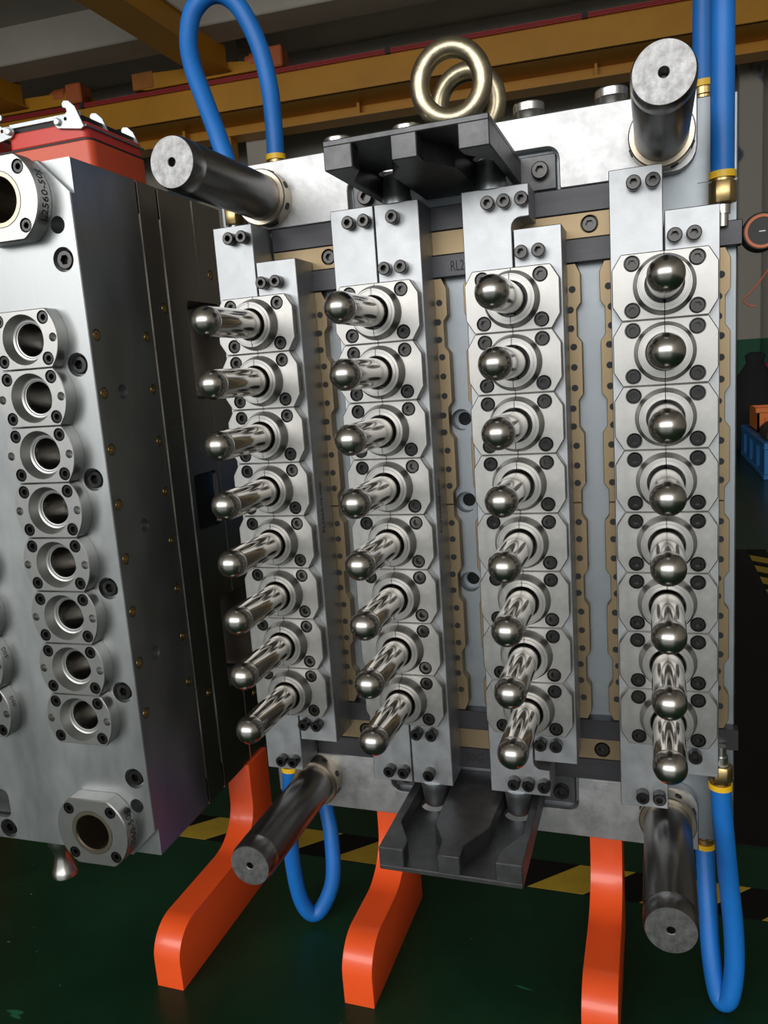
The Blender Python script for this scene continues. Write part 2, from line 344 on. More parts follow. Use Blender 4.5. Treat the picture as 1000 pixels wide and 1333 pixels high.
def sack(name, mt, rx, ry, h, seed, label, cat, loc):
    bm = bmesh.new(); n = 28; R_ = []
    prof = [(0.0, 0.0), (0.86, 0.0), (1.0, 0.10), (0.96, 0.32), (0.82, 0.55), (0.60, 0.74), (0.36, 0.84), (0.26, 0.90), (0.34, 0.97), (0.20, 1.0), (0.0, 0.99)]
    for r, z in prof:
        ring = []
        for i in range(n):
            a = 2*PI*i/n; q = 1+0.22*noise.noise(Vector((2.2*math.cos(a)+seed, 2.2*math.sin(a), 3*z)))*(1 if z > 0.02 else 0.3)
            ring.append(bm.verts.new((rx*r*q*math.cos(a), ry*r*q*math.sin(a), h*z)))
        R_.append(ring)
    for A, B in zip(R_, R_[1:]):
        for i in range(n): bm.faces.new((A[i], A[(i+1) % n], B[(i+1) % n], B[i]))
    return solo(name, finish(bm, name, mt, 80), label, cat, loc)
sack('cloth_sack', 'cloth', 0.20, 0.18, 0.69, 1.0, 'tall black tied cloth sack standing behind the orange parts bin', 'sack', (0.88, 5.45, 0))
sack('cloth_sack', 'magenta', 0.17, 0.16, 0.60, 4.0, 'dark magenta tied cloth sack beside the black sack', 'sack', (1.03, 6.15, 0))

# ================================================================== CORE HALF (core pins)
CX = [(-1.5+i)*0.138687 for i in range(4)]; RZ = [(3.5-j)*0.06 for j in range(8)]
core = thing('core_mold', 'steel preform mold half with four columns of polished core pins', 'mold', (0, 0.12, -0.388))
# rear body and plates
bm = bmesh.new(); box_into(bm, -0.275, 0.275, 0.072, 0.103, -0.383, 0.383); base_me = finish(bm, 'back_plate', 'plate', 35, 0.0012)
cb = bmesh.new()
for z in (0.0925, 0, -0.0925):
    lathe_into(cb, [(0.0118, 0.06), (0.0118, 0.088), (0.0075, 0.088), (0.0075, 0.11)], 28, c=(-0.003, 0, z))
for s in (1, -1): box_into(cb, 0.2395, 0.29, 0.06, 0.0732, s*0.306-0.0004, s*0.306+0.0004)
bp = part('back_plate', cut(base_me, cb, 'back_plate', 'plate'), core, label='grey blue steel plate between the columns')
cb = bmesh.new()
for z in (0.0925, 0, -0.0925): lathe_into(cb, [(0.0075, 0.09), (0.0075, 0.145)], 28, c=(-0.003, 0, z))
part('clamp_plate', cut(mbox('clamp_plate', 'bar', (-0.272, 0.272, 0.1035, 0.150, -0.388, 0.388), 0.0012), cb, 'clamp_plate', 'bar'), core)
part('rear_plate', mbox('rear_plate', 'bar', (-0.272, 0.272, 0.1508, 0.235, -0.388, 0.388), 0.0012), core)
def flip(pts, s): return [(x, s*z) for x, z in pts]
fr_pts = [(-0.239, 0.3165), (-0.112, 0.3165), (-0.112, 0.357), (0.112, 0.357), (0.112, 0.3165), (0.239, 0.3165), (0.239, 0.388), (-0.239, 0.388)]
fr_r = [0.022, 0.002, 0.012, 0.012, 0.002, 0.022, 0, 0]
for s in (1, -1):
    fr = part('frame_plate', mprism('frame_plate', 'frame', flip(round_poly(fr_pts, fr_r), s), 0.058, 0.0717, 'XZ', 0.0009), core, label='bright mottled steel frame plate')

# cross rails and brass strips
for s in (1, -1):
    zz = lambda a, b: (min(s*a, s*b), max(s*a, s*b))
    part('outer_rail', mbox('outer_rail', 'rail', (-0.2070, 0.2070, 0.058, 0.0718, *zz(0.2915, 0.316)), 0.0008), core)
    cb = bmesh.new()
    for x in (-0.1405, 0.1395): lathe_into(cb, [(0.0088, 0.05), (0.0088, 0.0665)], 26, c=(x, 0, s*0.2797))
    bs = part('brass_strip', cut(mbox('brass_strip', 'brass', (-0.2070, 0.2070, 0.0592, 0.0718, *zz(0.2672, 0.2912)), 0.0005), cb, 'brass_strip', 'brass'), core)
    ir = part('inner_rail', mbox('inner_rail', 'rail', (-0.278, 0.278, 0.0565, 0.0718, *zz(0.2440, 0.2668)), 0.0008), core)
    if s > 0:
        part('lettering', text_mesh('lettering', 'RL2560-50G', 0.0155, lambda x, y: Vector((-0.0030+x*0.62, 0.0562, 0.2540+y)), align='LEFT'), ir)
    else:
        part('lettering', text_mesh('lettering', 'RL2560-50G', 0.0155, lambda x, y: Vector((0.0058+x*0.86, 0.0577, -0.3030+y)), align='RIGHT'), core)
    sc = screw_mesh('strip_screw', 0.0076, 0.0070)
    for x in (-0.1405, 0.1395):
        part('screw', sc, bs, (x, 0.0667, s*0.2797))

# brass wear strips with scalloped edge and dark plugs, beside every column
PZ = [0.021, 0.0395, 0.0603, 0.0805, 0.0990, 0.1200, 0.1410, 0.1615, 0.1800, 0.1985, 0.2185]
def strip_pts(up):
    w, n_ = 0.0602, 0.0556
    edge = [(w, 0.0198), (n_, 0.0135)] if False else []
    R_ = [(n_, 0.0003), (n_, 0.0135), (w, 0.0200), (w, 0.0732), (n_, 0.0800), (n_, 0.1070), (w, 0.1135), (w, 0.1660), (n_, 0.1725), (n_, 0.1990), (w, 0.2055), (w, 0.2335), (0.0555, 0.2435)]
    P_ = [(0.030, 0.0003)]+R_+[(0.030, 0.2435)]
    return P_
plug = mlathe('plug', 'rubber', [(0.0034, 0.0), (0.0034, -0.0006), (0.0, -0.0006)], 14, caps=False)
ws = {}
for sx in (1, -1):
    for sz in (1, -1):
        ws[sx, sz] = mprism('wear_strip', 'brass', [(sx*x, sz*z) for x, z in strip_pts(1)], 0.0585, 0.0722, 'XZ', 0.0005)
for c in range(4):
    for sx in (1, -1):
        for sz in (1, -1):
            w = part('wear_strip', ws[sx, sz], core, (CX[c], 0, 0))
            for z in PZ:
                off = 0.0495 if (z < 0.0135 or 0.08 < z < 0.107 or 0.1725 < z < 0.199) else 0.0518
                part('plug', plug, w, (CX[c]+sx*off, 0.0585, sz*z))

# slide bars
bar_scr = screw_mesh('bar_screw', 0.0066, 0.0115)
def bar_poly(c, side):
    if side < 0:
        if c == 2:
            up_ = [(0.0005, 0.2870), (0.0180, 0.2870), (0.0180, 0.317), (-0.0475, 0.317)]; rr = [0.009, 0, 0, 0]
            up_ = round_poly([(-0.0475, 0), (0.0005, 0)]+up_, [0, 0]+rr)[2:]
            lo = [(x, -z) for x, z in reversed(up_)]
            return up_+lo
        return [(-0.0475, -0.317), (-0.0005, -0.317), (-0.0005, 0.317), (-0.0475, 0.317)]
    h = 0.317 if c == 1 else 0.2762; a = 0.0020 if c == 2 else 0.0008
    return [(a, -h), (0.0475, -h), (0.0475, h), (a, h)]
SCR = {(0, -1): [(-0.0247, 0.303), (-0.009, 0.303)], (0, 1): [(0.0096, 0.2535), (0.0261, 0.2535)],
       (1, -1): [(-0.0255, 0.302), (-0.0085, 0.302)], (1, 1): [(0.0217, 0.302), (0.0102, 0.2533), (0.0275, 0.2533)],
       (2, -1): [(-0.0204, 0.302), (-0.0048, 0.302), (0.012, 0.302)], (2, 1): [(0.01, 0.2535), (0.0263, 0.2535)],
       (3, -1): [(-0.0254, 0.302), (-0.0089, 0.302)], (3, 1): [(0.0092, 0.2525), (0.0255, 0.2525)]}
for c in range(4):
    for sd in (-1, 1):
        b = part('slide_bar', mprism('slide_bar', 'bar', bar_poly(c, sd), 0.014, 0.0583, 'XZ', 0.0007), core, (CX[c], 0, 0))
        for x, z in SCR[c, sd]:
            for s in (1, -1): part('screw', bar_scr, b, (CX[c]+x, 0.0145, s*z))
        if sd == 1:
            f = (lambda c: lambda x, y: Vector((0.0477, 0.0285-y, 0.0035+x)))(c)
            part('lettering', text_mesh('lettering', 'RL2560-02-000', 0.0095, f), b, (CX[c], 0, 0))

# neck rings: split plates with raised taper collar, screws in counterbores
oct_ = [(-0.0375, -0.0298), (0.0375, -0.0298), (0.0457, -0.0165), (0.0457, 0.0165), (0.0375, 0.0298), (-0.0375, 0.0298), (-0.0457, 0.0165), (-0.0457, -0.0165)]
me = mprism('neck_ring', 'ring', oct_, 0.0, 0.0142, 'XZ', 0.0008)
cb = bmesh.new(); lathe_into(cb, [(0.0185, -0.01), (0.0185, 0.03)], 40)
for x in (-0.0279, 0.0279):
    for z in (-0.02095, 0.02095): lathe_into(cb, [(0.0074, -0.01), (0.0074, 0.0075)], 26, c=(x, 0, z))
ring_full = cut(me, cb, 'neck_ring', 'ring')
col_prof = [(0.0273, 0.004), (0.0273, -0.0006), (0.0255, -0.0040), (0.0241, -0.0108), (0.0234, -0.0114), (0.0222, -0.0114), (0.0220, -0.0108), (0.0206, -0.0108), (0.0204, -0.0116), (0.0172, -0.0116), (0.0164, -0.0108), (0.0164, 0.012), (0.0190, 0.012), (0.0190, 0.004)]
halves = {}
for sx in (-1, 1):
    bm = bmesh.new(); bm.from_mesh(ring_full); lathe_into(bm, col_prof, 64, closed=True)
    bmesh.ops.recalc_face_normals(bm, faces=bm.faces)
    g = bm.verts[:]+bm.edges[:]+bm.faces[:]
    bmesh.ops.bisect_plane(bm, geom=g, plane_co=(sx*0.00035, 0, 0), plane_no=(sx, 0, 0), clear_inner=True)
    me = D.meshes.new('neck_ring_half'); bm.to_mesh(me); bm.free(); me.shade_smooth(); me.set_sharp_from_angle(angle=math.radians(32)); me.materials.append(MT['ring'])
    halves[sx] = me
ring_scr = screw_mesh('ring_screw', 0.0066, 0.0066)
ring_txt = text_mesh('lettering', 'RL2560-01-005', 0.0055, lambda x, y: Vector((0.0459, 0.0068-y, x*0.75)))
pin_prof = [(0.0140, 0.03), (0.0148, 0.028), (0.0148, -0.016), (0.0145, -0.0163), (0.0145, -0.0170), (0.0148, -0.0173)]
L = 0.0993; pin_prof += [(0.0148, -0.03), (0.0148, -0.06), (0.0148, -L+0.0045), (0.0142, -L+0.005)]
pin_me = mlathe('core_pin', 'chrome', pin_prof, 40)
tip_prof = [(0.0140, -L+0.006), (0.0146, -L+0.0046), (0.0148, -L+0.004)]+[(0.0148*math.cos(PI/2*k/14), -L-0.0148*math.sin(PI/2*k/14)) for k in range(14)]+[(0.0003, -L-0.0148)]
tip_me = mlathe('pin_tip', 'tip', tip_prof, 40)
for c in range(4):
    for j in range(8):
        for sx in (-1, 1):
            h = part('neck_ring_half', halves[sx], core, (CX[c], 0, RZ[j]))
            for z in (-0.02095, 0.02095): part('screw', ring_scr, h, (CX[c]+sx*0.0279, 0.0076, RZ[j]+z))
            if sx == 1 and c < 3: part('lettering', ring_txt, h, (CX[c], 0, RZ[j]))
        pn = part('core_pin', pin_me, core, (CX[c], 0, RZ[j])); part('pin_tip', tip_me, pn, (CX[c], 0, RZ[j]))

# guide pillars
pil_prof = [(0.024, 0.0), (0.024, -0.165), (0.0233, -0.167), (0.0233, -0.169), (0.0238, -0.170), (0.0236, -0.183), (0.0220, -0.188), (0.0040, -0.188), (0.0040, -0.168), (0.0003, -0.166)]
pil_me = mlathe('guide_pillar', 'pillar', pil_prof, 48)
end_me = mlathe('pillar_end', 'pillar_end', [(0.0219, 0.001), (0.0219, -0.0006), (0.0042, -0.0006), (0.0036, 0.0)], 40, caps=False)
col_me = mlathe('collar', 'collar', [(0.0242, 0.02), (0.0242, -0.0005), (0.0285, -0.0005), (0.0296, 0.0008), (0.0296, 0.02)], 48, closed=True)
dot_me = mlathe('plug', 'rubber', [(0.0038, 0), (0.0038, 0.0302), (0, 0.0302)], 14, 'x', caps=False)
for sx in (-1, 1):
    for sz in (1, -1):
        P = (sx*0.2072, 0.058, sz*0.3478)
        pi_ = part('guide_pillar', pil_me, core, P, label='dark round guide pillar')
        part('pillar_end', end_me, pi_, (P[0], P[1]-0.188, P[2]))
        co = part('collar', col_me, core, (P[0], 0.0385, P[2]), label='bronze coloured collar around the guide pillar')
        for k in range(8): part('plug', dot_me, co, (P[0], 0.0485, P[2]), rot=(0, PI/8+k*PI/4, 0))

# black brackets with bell-shaped channels, above and below
def bracket(s):
    bm = bmesh.new()
    def pr(pts, a, b): prism_into(bm, pts, s*a, s*b, 'XY')
    base = [(-0.0735, -0.1), (0.0735, -0.1), (0.0735, 0.0695), (-0.0735, 0.0695)]
    pr(base, 0.3462, 0.3516)
    me = finish(bm, 'cam_bracket', 'black', 35, 0.0009)
    cb = bmesh.new()
    for x in (-0.0470, 0.0500): lathe_into(cb, [(0.0160, s*0.338), (0.0160, s*0.36)], 28, 'z', c=(x, 0.022, 0))
    plate = cut(me, cb, 'cam_bracket', 'black')
    bm = bmesh.new()
    pr(round_poly([(-0.0735, -0.1), (-0.0470, -0.1), (-0.0470, -0.083), (-0.0645, -0.050), (-0.0645, 0.0695), (-0.0735, 0.0695)], [0, 0, 0.006, 0.008, 0, 0]), 0.3265, 0.3470)
    pr(round_poly([(-0.0115, -0.1), (0.0115, -0.1), (0.0108, -0.078), (0.0305, -0.042), (0.0330, 0.0695), (-0.0290, 0.0695), (-0.0280, -0.046), (-0.0125, -0.076)], [0, 0, 0.006, 0.012, 0, 0, 0.012, 0.006]), 0.3265, 0.3470)
    pr(round_poly([(0.0470, -0.1), (0.0735, -0.1), (0.0735, 0.0695), (0.0655, 0.0695), (0.0655, -0.047), (0.0470, -0.083)], [0, 0, 0, 0, 0.008, 0.006]), 0.3265, 0.3470)
    walls = finish(bm, 'cam_bracket_walls', 'black', 35, 0.0009)
    bm = bmesh.new(); bm.from_mesh(plate); bm.from_mesh(walls); bm.to_mesh(plate); bm.free(); D.meshes.remove(walls)
    plate.set_sharp_from_angle(angle=math.radians(35))
    b = part('cam_bracket', plate, core, label='black bracket with two bell-shaped channels')
    for sx in (-1, 1):
        z0, z1 = sorted((s*0.3185, s*0.3525)); x0, x1 = sorted((sx*0.072, sx*0.1085))
        e = part('ear', mbox('ear', 'black', (x0, x1, 0.0655, 0.0718, z0, z1), 0.001), b)
        part('screw', EAR, b, (sx*0.0930, 0.0660, s*0.3365))
    for x in (-0.0470, 0.0500):
        q = [(0.0, 0.3160), (0.0150, 0.3160), (0.0150, 0.3225), (0.0146, 0.3232), (0.0122, 0.3440), (0.0108, 0.3455), (0, 0.3455)]
        part('cam_roller', mlathe('cam_roller', 'lever', [(r, s*z) for r, z in q], 28, 'z', c=(x, 0.025, 0), caps=False), core, label='tapered steel cam roller')
EAR = screw_mesh('ear_screw', 0.0085, 0.009)
bracket(1); bracket(-1)

# eye bolts and centring cups on the top edge
def eye_bolt(x, y, rz):
    bm = bmesh.new(); R1, r1, n, k = 0.0342, 0.0108, 44, 18; zc = 0.0640
    rings = [[bm.verts.new(((R1+r1*math.cos(b))*math.cos(a), r1*math.sin(b), zc+(R1*1.05+r1*math.cos(b))*math.sin(a))) for b in [2*PI*i/k for i in range(k)]] for a in [2*PI*j/n for j in range(n)]]
    for j in range(n):
        A, B = rings[j], rings[(j+1) % n]
        for i in range(k): bm.faces.new((A[i], A[(i+1) % k], B[(i+1) % k], B[i]))
    e = part('eye_bolt', finish(bm, 'eye_bolt', 'zinc', 60), core, (x, y, 0.388), rot=(0, 0, rz), label='yellow zinc lifting eye bolt')
    part('shank_collar', mlathe('shank_collar', 'zinc', [(0.0, -0.002), (0.0215, -0.002), (0.0215, 0.011), (0.019, 0.016), (0.013, 0.021), (0.0, 0.024)], 30, 'z', caps=False), e, (x, y, 0.388))
eye_bolt(-0.0060, 0.118, math.radians(6)); eye_bolt(-0.0045, 0.196, math.radians(2))
cup = mlathe('centering_cup', 'silver', [(0.0, -0.002), (0.0115, -0.002), (0.0115, 0.004), (0.0150, 0.017), (0.0162, 0.0185), (0.0162, 0.0255), (0.0150, 0.027), (0.011, 0.0265), (0.010, 0.018), (0, 0.018)], 30, 'z', caps=False)
for x in (-0.1385, -0.0570, 0.0772, 0.1603): part('centering_cup', cup, core, (x, 0.112, 0.388), label='flared bright steel cup')

# hoses with brass fittings
nut_pts = [(0.0124*math.cos(k*PI/3), 0.0124*math.sin(k*PI/3)) for k in range(6)]
def hose(path, label):
    P_ = spline(path, 8)
    return part('hose', mtube('hose', 'blue', P_, 0.0104, 16), core, label=label)
def fitting(h, x, y, z, s, full=True):
    # ferrule, hexagon nut and nipple below a hose end (s = +1 hose goes up)
    f = part('ferrule', mlathe('ferrule', 'yellow', [(0.0106, -0.0025), (0.0119, -0.0025), (0.0119, 0.0035), (0.0106, 0.0035)], 26, 'z', closed=True), h, (x, y, z))
    if full:
        part('hex_nut', mprism('hex_nut', 'nut', nut_pts, s*-0.0245, s*-0.0050, 'XY', 0.0008), h, (x, y, z))
        part('nipple', mlathe('nipple', 'nut', [(0, s*-0.006), (0.0098, s*-0.006), (0.0098, 0), (0, 0.0)], 22, 'z', caps=False), h, (x, y, z))
        part('tail', mlathe('tail', 'silver', [(0, s*-0.045), (0.0055, s*-0.045), (0.0055, s*-0.034), (0.0072, s*-0.034), (0.0072, s*-0.026), (0.0088, s*-0.024), (0, s*-0.024)], 22, 'z', caps=False), h, (x, y, z))
    else:
        part('nipple', mlathe('nipple', 'nut', [(0, s*-0.026), (0.0090, s*-0.026), (0.0090, s*-0.010), (0.0100, s*-0.009), (0.0100, 0), (0, 0.0)], 22, 'z', caps=False), h, (x, y, z))
h = hose([(-0.2475, 0.052, 0.350), (-0.2505, 0.055, 0.385), (-0.262, 0.058, 0.425), (-0.279, 0.065, 0.470), (-0.292, 0.071, 0.505), (-0.2975, 0.077, 0.535), (-0.292, 0.083, 0.566), (-0.275, 0.090, 0.583), (-0.257, 0.098, 0.583), (-0.241, 0.105, 0.566), (-0.2275, 0.113, 0.530), (-0.2225, 0.121, 0.488), (-0.2245, 0.128, 0.448), (-0.2265, 0.130, 0.412)], 'blue hose looping above the frame at the cavity mold side')
fitting(h, -0.2475, 0.052, 0.350, 1); fitting(h, -0.2265, 0.130, 0.411, 1, False)
h = hose([(0.2600, 0.052, 0.306), (0.2600, 0.052, 0.36), (0.2600, 0.053, 0.42), (0.2600, 0.055, 0.47), (0.259, 0.062, 0.52), (0.256, 0.078, 0.552), (0.252, 0.098, 0.556), (0.249, 0.115, 0.53), (0.248, 0.122, 0.47), (0.2480, 0.124, 0.408)], 'blue hose looping above the frame beside the guide pillar')
fitting(h, 0.2600, 0.052, 0.306, 1); fitting(h, 0.2480, 0.124, 0.407, 1, False)
E_BR = [(0.2600, 0.050, -0.304), (0.2630, 0.050, -0.350), (0.2680, 0.050, -0.410), (0.2735, 0.050, -0.470), (0.2745, 0.048, -0.520), (0.2690, 0.046, -0.556), (0.2590, 0.052, -0.560), (0.2520, 0.066, -0.520), (0.2495, 0.088, -0.465), (0.2480, 0.112, -0.415)]
h = hose(E_BR, 'blue hose hanging in a narrow loop below the rail end that carries the round tool')
fitting(h, 0.2600, 0.050, -0.304, -1); fitting(h, 0.2480, 0.112, -0.413, -1, False)
h = hose([(-0.2445, 0.050, -0.336), (-0.253, 0.054, -0.395), (-0.260, 0.058, -0.455), (-0.259, 0.064, -0.523), (-0.249, 0.070, -0.557), (-0.2345, 0.078, -0.556), (-0.2190, 0.090, -0.518), (-0.2220, 0.104, -0.462), (-0.2300, 0.114, -0.432), (-0.2350, 0.120, -0.412)], 'blue hose hanging in a loop behind the lower guide pillar')
fitting(h, -0.2445, 0.050, -0.336, -1); fitting(h, -0.2350, 0.120, -0.411, -1, False)
# orange support feet
def foot(x0, x1, yf, label, yp, top=-0.388):
    zt, zf = -0.4975, -Z0
    pts = [(yf, zf), (yp+0.055, zf), (yp+0.055, top), (yp, top), (yp, zt), (yf-0.001, zt)]
    rp = round_poly(pts, [0.001, 0, 0, 0, 0.055, 0.040], 10)
    w = x1-x0
    t = thing('support_foot', label, 'support foot', ((x0+x1)/2, yf+0.1, zf), group='orange support feet')
    part('foot_bar', mprism('foot_bar', 'orange', rp, x0, x1, 'YZ', 0.0016, 2), t)
    part('mounting_pad', mbox('mounting_pad', 'orange', (x0+0.004, x1-0.004, yp+0.008, yp+0.050, top-0.006, top+0.0005)), t)
foot(-0.3895, -0.3525, -0.077, 'orange curved steel foot under the cavity mold half, beside the core pins', 0.128, -0.3850)
foot(-0.153, -0.1158, -0.0456, 'orange curved foot under the core pin mold, between wide blue hose loop and black bracket', 0.104)
foot(0.119, 0.1562, -0.050, 'orange curved foot under the core pin mold, between black bracket and narrow blue hose loop', 0.108)
foot(-0.900, -0.863, -0.077, 'orange curved steel foot under the far end of the cavity mold half', 0.128, -0.3850)

# ================================================================== CAVITY HALF
TL = (-0.41917, -0.11109, -0.00066); YAW = 0.02595
def lroot(name, label, cat, org):
    x = TL[0]+org[0]*math.cos(YAW)-org[1]*math.sin(YAW); y = TL[1]+org[0]*math.sin(YAW)+org[1]*math.cos(YAW)
    return thing(name, label, cat, org, (x, y, TL[2]+org[2]+Z0), YAW)
cav = lroot('cavity_mold', 'steel preform mold half with columns of round cavity inserts and guide bushings', 'mold', (-0.208, 0.17, -0.3845))
LX = [0, -0.138687, -0.277374, -0.416061]; XL = -0.4854; XR = 0.0693; YF = 0.016; HH = 0.3845
tri = 0.0350
bm = bmesh.new(); box_into(bm, XL, XR, YF, 0.1324, -HH, HH)
me = finish(bm, 'cavity_plate', 'cavity', 35, 0.0009)
PR = (0.21, 0.15, 0.09, 0.03, -0.03, -0.09, -0.15, -0.21)
SP = [(0.0282, z) for z in PR]+[(0.1197, z) for z in PR]+[(0.1629, 0.2445), (0.1629, -0.2430), (0.2828, 0.2939), (0.2828, -0.2939)]
def side_cuts(c_, ylo, yhi):
    # plug recesses and pry slots on the side between two depths
    for y, z in SP:
        if ylo < y < yhi: lathe_into(c_, [(0.0064, XR-0.0030), (0.0064, XR+0.01)], 22, 'x', c=(0, y, z))
    for y in (0.1328, 0.1740):
        if ylo-0.002 < y < yhi+0.002:
            for q in (1, -1):
                z0, z1 = sorted((q*0.3480, q*0.3950)); box_into(c_, XR-0.020, XR+0.01, y-0.0017, y+0.0017, z0, z1)
BIGS = [0.2866, 0.181, 0.060, -0.0605, -0.1812, -0.2860]
cb = bmesh.new(); cb2 = bmesh.new()
BIG = [(0.0506, z) for z in BIGS]+[(-0.1428, -0.3705), (-0.4667, 0.2866), (-0.4667, -0.2866)]
for x, z in BIG: lathe_into(cb, [(0.0124, 0.0), (0.0124, 0.0260)], 28, c=(x, 0, z))
for z in (0.3205, -0.3200): lathe_into(cb, [(0.0086, 0.0), (0.0086, 0.055)], 26, c=(0.0493, 0, z))
for y, z in ((0.0604, 0.150), (0.0696, -0.001), (0.0597, -0.150)): lathe_into(cb, [(0.0082, 0.059), (0.0082, 0.08)], 24, 'x', c=(0, y, z))
for a, b in ((1, 1), (1, -1), (-1, 1), (-1, -1)):
    xc = XR if a > 0 else XL
    prism_into(cb, [(xc+a*0.01, b*(HH-tri-0.01)), (xc+a*0.01, b*(HH+0.01)), (xc-a*(tri+0.01), b*(HH+0.01))], 0.0, 0.0225, 'XZ')
me = cut(me, cb, 'cavity_plate', 'cavity')
cb = bmesh.new()
for x in LX:
    for z in RZ: lathe_into(cb, [(0.0190, 0.0), (0.0190, 0.11)], 28, c=(x, 0, z))
for x in (0, -0.416061):
    for z in (0.3478, -0.3478): lathe_into(cb, [(0.0270, 0.0), (0.0270, 0.12)], 32, c=(x-0.002, 0, z))
me = cut(me, cb, 'cavity_plate', 'cavity')
cb = bmesh.new()
for s in (1, -1):
    prism_into(cb, round_poly([(-0.2805, s*0.318), (-0.1355, s*0.318), (-0.1355, s*0.3565), (-0.2805, s*0.3565)], 0.010), 0.0, 0.040, 'XZ')
side_cuts(cb, YF, 0.1324)
cp = part('cavity_plate', cut(me, cb, 'cavity_plate', 'cavity'), cav, label='smooth grey steel face plate')
for s in (1, -1):
    z0, z1 = sorted((s*0.3195, s*0.3550))
    part('pocket_shade_block', mbox('pocket_shade_block', 'black', (-0.279, -0.137, 0.024, 0.041, z0, z1), 0.001), cp, label='added black block that stands in for shade in the face pocket')  # dark block added so that the pocket looks shaded inside
hexb = screw_mesh('cap_screw', 0.0098, 0.0085)
for x, z in BIG: part('cap_screw', hexb, cp, (x, 0.0262, z))
# stacked plates behind
bm = bmesh.new(); box_into(bm, XL, XR, 0.1332, 0.1735, -HH, HH)
me = finish(bm, 'manifold_plate', 'side', 35, 0.0016); c2 = bmesh.new(); side_cuts(c2, 0.1332, 0.1735); part('manifold_plate', cut(me, c2, 'manifold_plate', 'side'), cav)
bm = bmesh.new(); box_into(bm, XL, XR, 0.1745, 0.2514, -HH, HH); me3 = finish(bm, 'runner_plate', 'side', 35, 0.0016)
bm = bmesh.new(); box_into(bm, XL, XR, 0.2520, 0.3258, -HH, HH); me4 = finish(bm, 'clamp_plate', 'side', 35, 0.0016)
def pk():
    c_ = bmesh.new()
    for z0, z1 in ((0.1335, 0.2575), (-0.2575, -0.1309)): prism_into(c_, round_poly([(0.2147, z0), (0.296, z0), (0.296, z1), (0.2147, z1)], 0.006), 0.020, 0.08, 'YZ')
    return c_
c3 = pk(); prism_into(c3, round_poly([(0.1848, -0.0335), (0.2425, -0.0335), (0.2425, 0.0395), (0.1848, 0.0395)], 0.006), 0.0650, 0.08, 'YZ')
side_cuts(c3, 0.1745, 0.2514)
rp_ = part('runner_plate', cut(me3, c3, 'runner_plate', 'side'), cav)
part('window_panel', mbox('window_panel', 'glassy', (0.0640, 0.0660, 0.1853, 0.2420, -0.033, 0.039)), rp_, label='glossy dark window panel')
c4 = pk(); side_cuts(c4, 0.2520, 0.3258); part('clamp_plate', cut(me4, c4, 'clamp_plate', 'side'), cav)
# cooling plugs and holes on the side
pg = mlathe('side_plug', 'nut', [(0.0, 0.0010), (0.0022, 0.0010), (0.0024, 0.0030), (0.0050, 0.0030), (0.0054, 0.0022), (0.0054, 0.0)], 20, 'x', caps=False)
for y, z in SP:
    part('side_plug', pg, cav, (XR-0.0031, y, z), label='small brass plug')
# cavity inserts
n = 28; Rf, hf = 0.0435, 0.0297; ang = math.asin(hf/Rf)
ins = [(Rf*math.cos(-ang+2*ang*k/n), Rf*math.sin(-ang+2*ang*k/n)) for k in range(n+1)]
ins += [(-x, -z) for x, z in ins]
me = mprism('cavity_insert', 'insert', ins, 0.0, 0.0165, 'XZ', 0.0008)
cb = bmesh.new(); lathe_into(cb, [(0.0262, -0.001), (0.0254, 0.0014), (0.0216, 0.0102), (0.0206, 0.0108), (0.0190, 0.0108), (0.0184, 0.0116), (0.0172, 0.0118), (0.0172, 0.03)], 48)
for x in (-0.0281, 0.0281):
    for z in (-0.0207, 0.0207): lathe_into(cb, [(0.0070, -0.01), (0.0070, 0.0075)], 24, c=(x, 0, z))
for x in (-0.0374, 0.0374): lathe_into(cb, [(0.0046, -0.01), (0.0046, 0.010)], 20, c=(x, 0, 0))
ins_me = cut(me, cb, 'cavity_insert', 'insert')
ins_scr = screw_mesh('insert_screw', 0.0063, 0.0068)
bore_prof = [(0.0172, 0.0140), (0.0172, 0.075)]+[(0.0172*math.cos(PI/2*k/8), 0.075+0.0172*math.sin(PI/2*k/8)) for k in range(1, 8)]+[(0.0003, 0.0922)]
bore_me = mlathe('cavity_bore', 'bore', bore_prof, 36, caps=False)
itx = text_mesh('lettering', '-50G', 0.0075, lambda x, y: Vector(((Rf+0.0003)*math.cos((x+0.012)/Rf), 0.0085-y, (Rf+0.0003)*math.sin((x+0.012)/Rf))))
for x in LX:
    for z in RZ:
        i_ = part('cavity_insert', ins_me, cav, (x, 0, z))
        for a in (-0.0281, 0.0281):
            for b in (-0.0207, 0.0207): part('screw', ins_scr, i_, (x+a, 0.0076, z+b))
        part('cavity_bore', bore_me, i_, (x, 0, z))
        if x == LX[1]: part('lettering', itx, i_, (x, 0, z))
# guide bushings
Rf2, hf2 = 0.0482, 0.0412; ang = math.asin(hf2/Rf2)
bu = [(Rf2*math.cos(-ang+2*ang*k/n), Rf2*math.sin(-ang+2*ang*k/n)) for k in range(n+1)]; bu += [(-x, -z) for x, z in bu]
me = mprism('guide_bushing', 'insert', bu, 0.0, 0.0200, 'XZ', 0.0012)
cb = bmesh.new(); lathe_into(cb, [(0.0274, -0.01), (0.0274, 0.04)], 44)
for x in (-0.0283, 0.0283):
    for z in (-0.0278, 0.0278): lathe_into(cb, [(0.0072, -0.01), (0.0072, 0.0075)], 24, c=(x, 0, z))
bu_me = cut(me, cb, 'guide_bushing', 'insert')
sl_me = mlathe('bronze_sleeve', 'collar', [(0.0216, 0.09), (0.0216, 0.001), (0.0226, -0.0004), (0.0268, -0.0004), (0.02735, 0.0004), (0.02735, 0.09)], 44, closed=True)
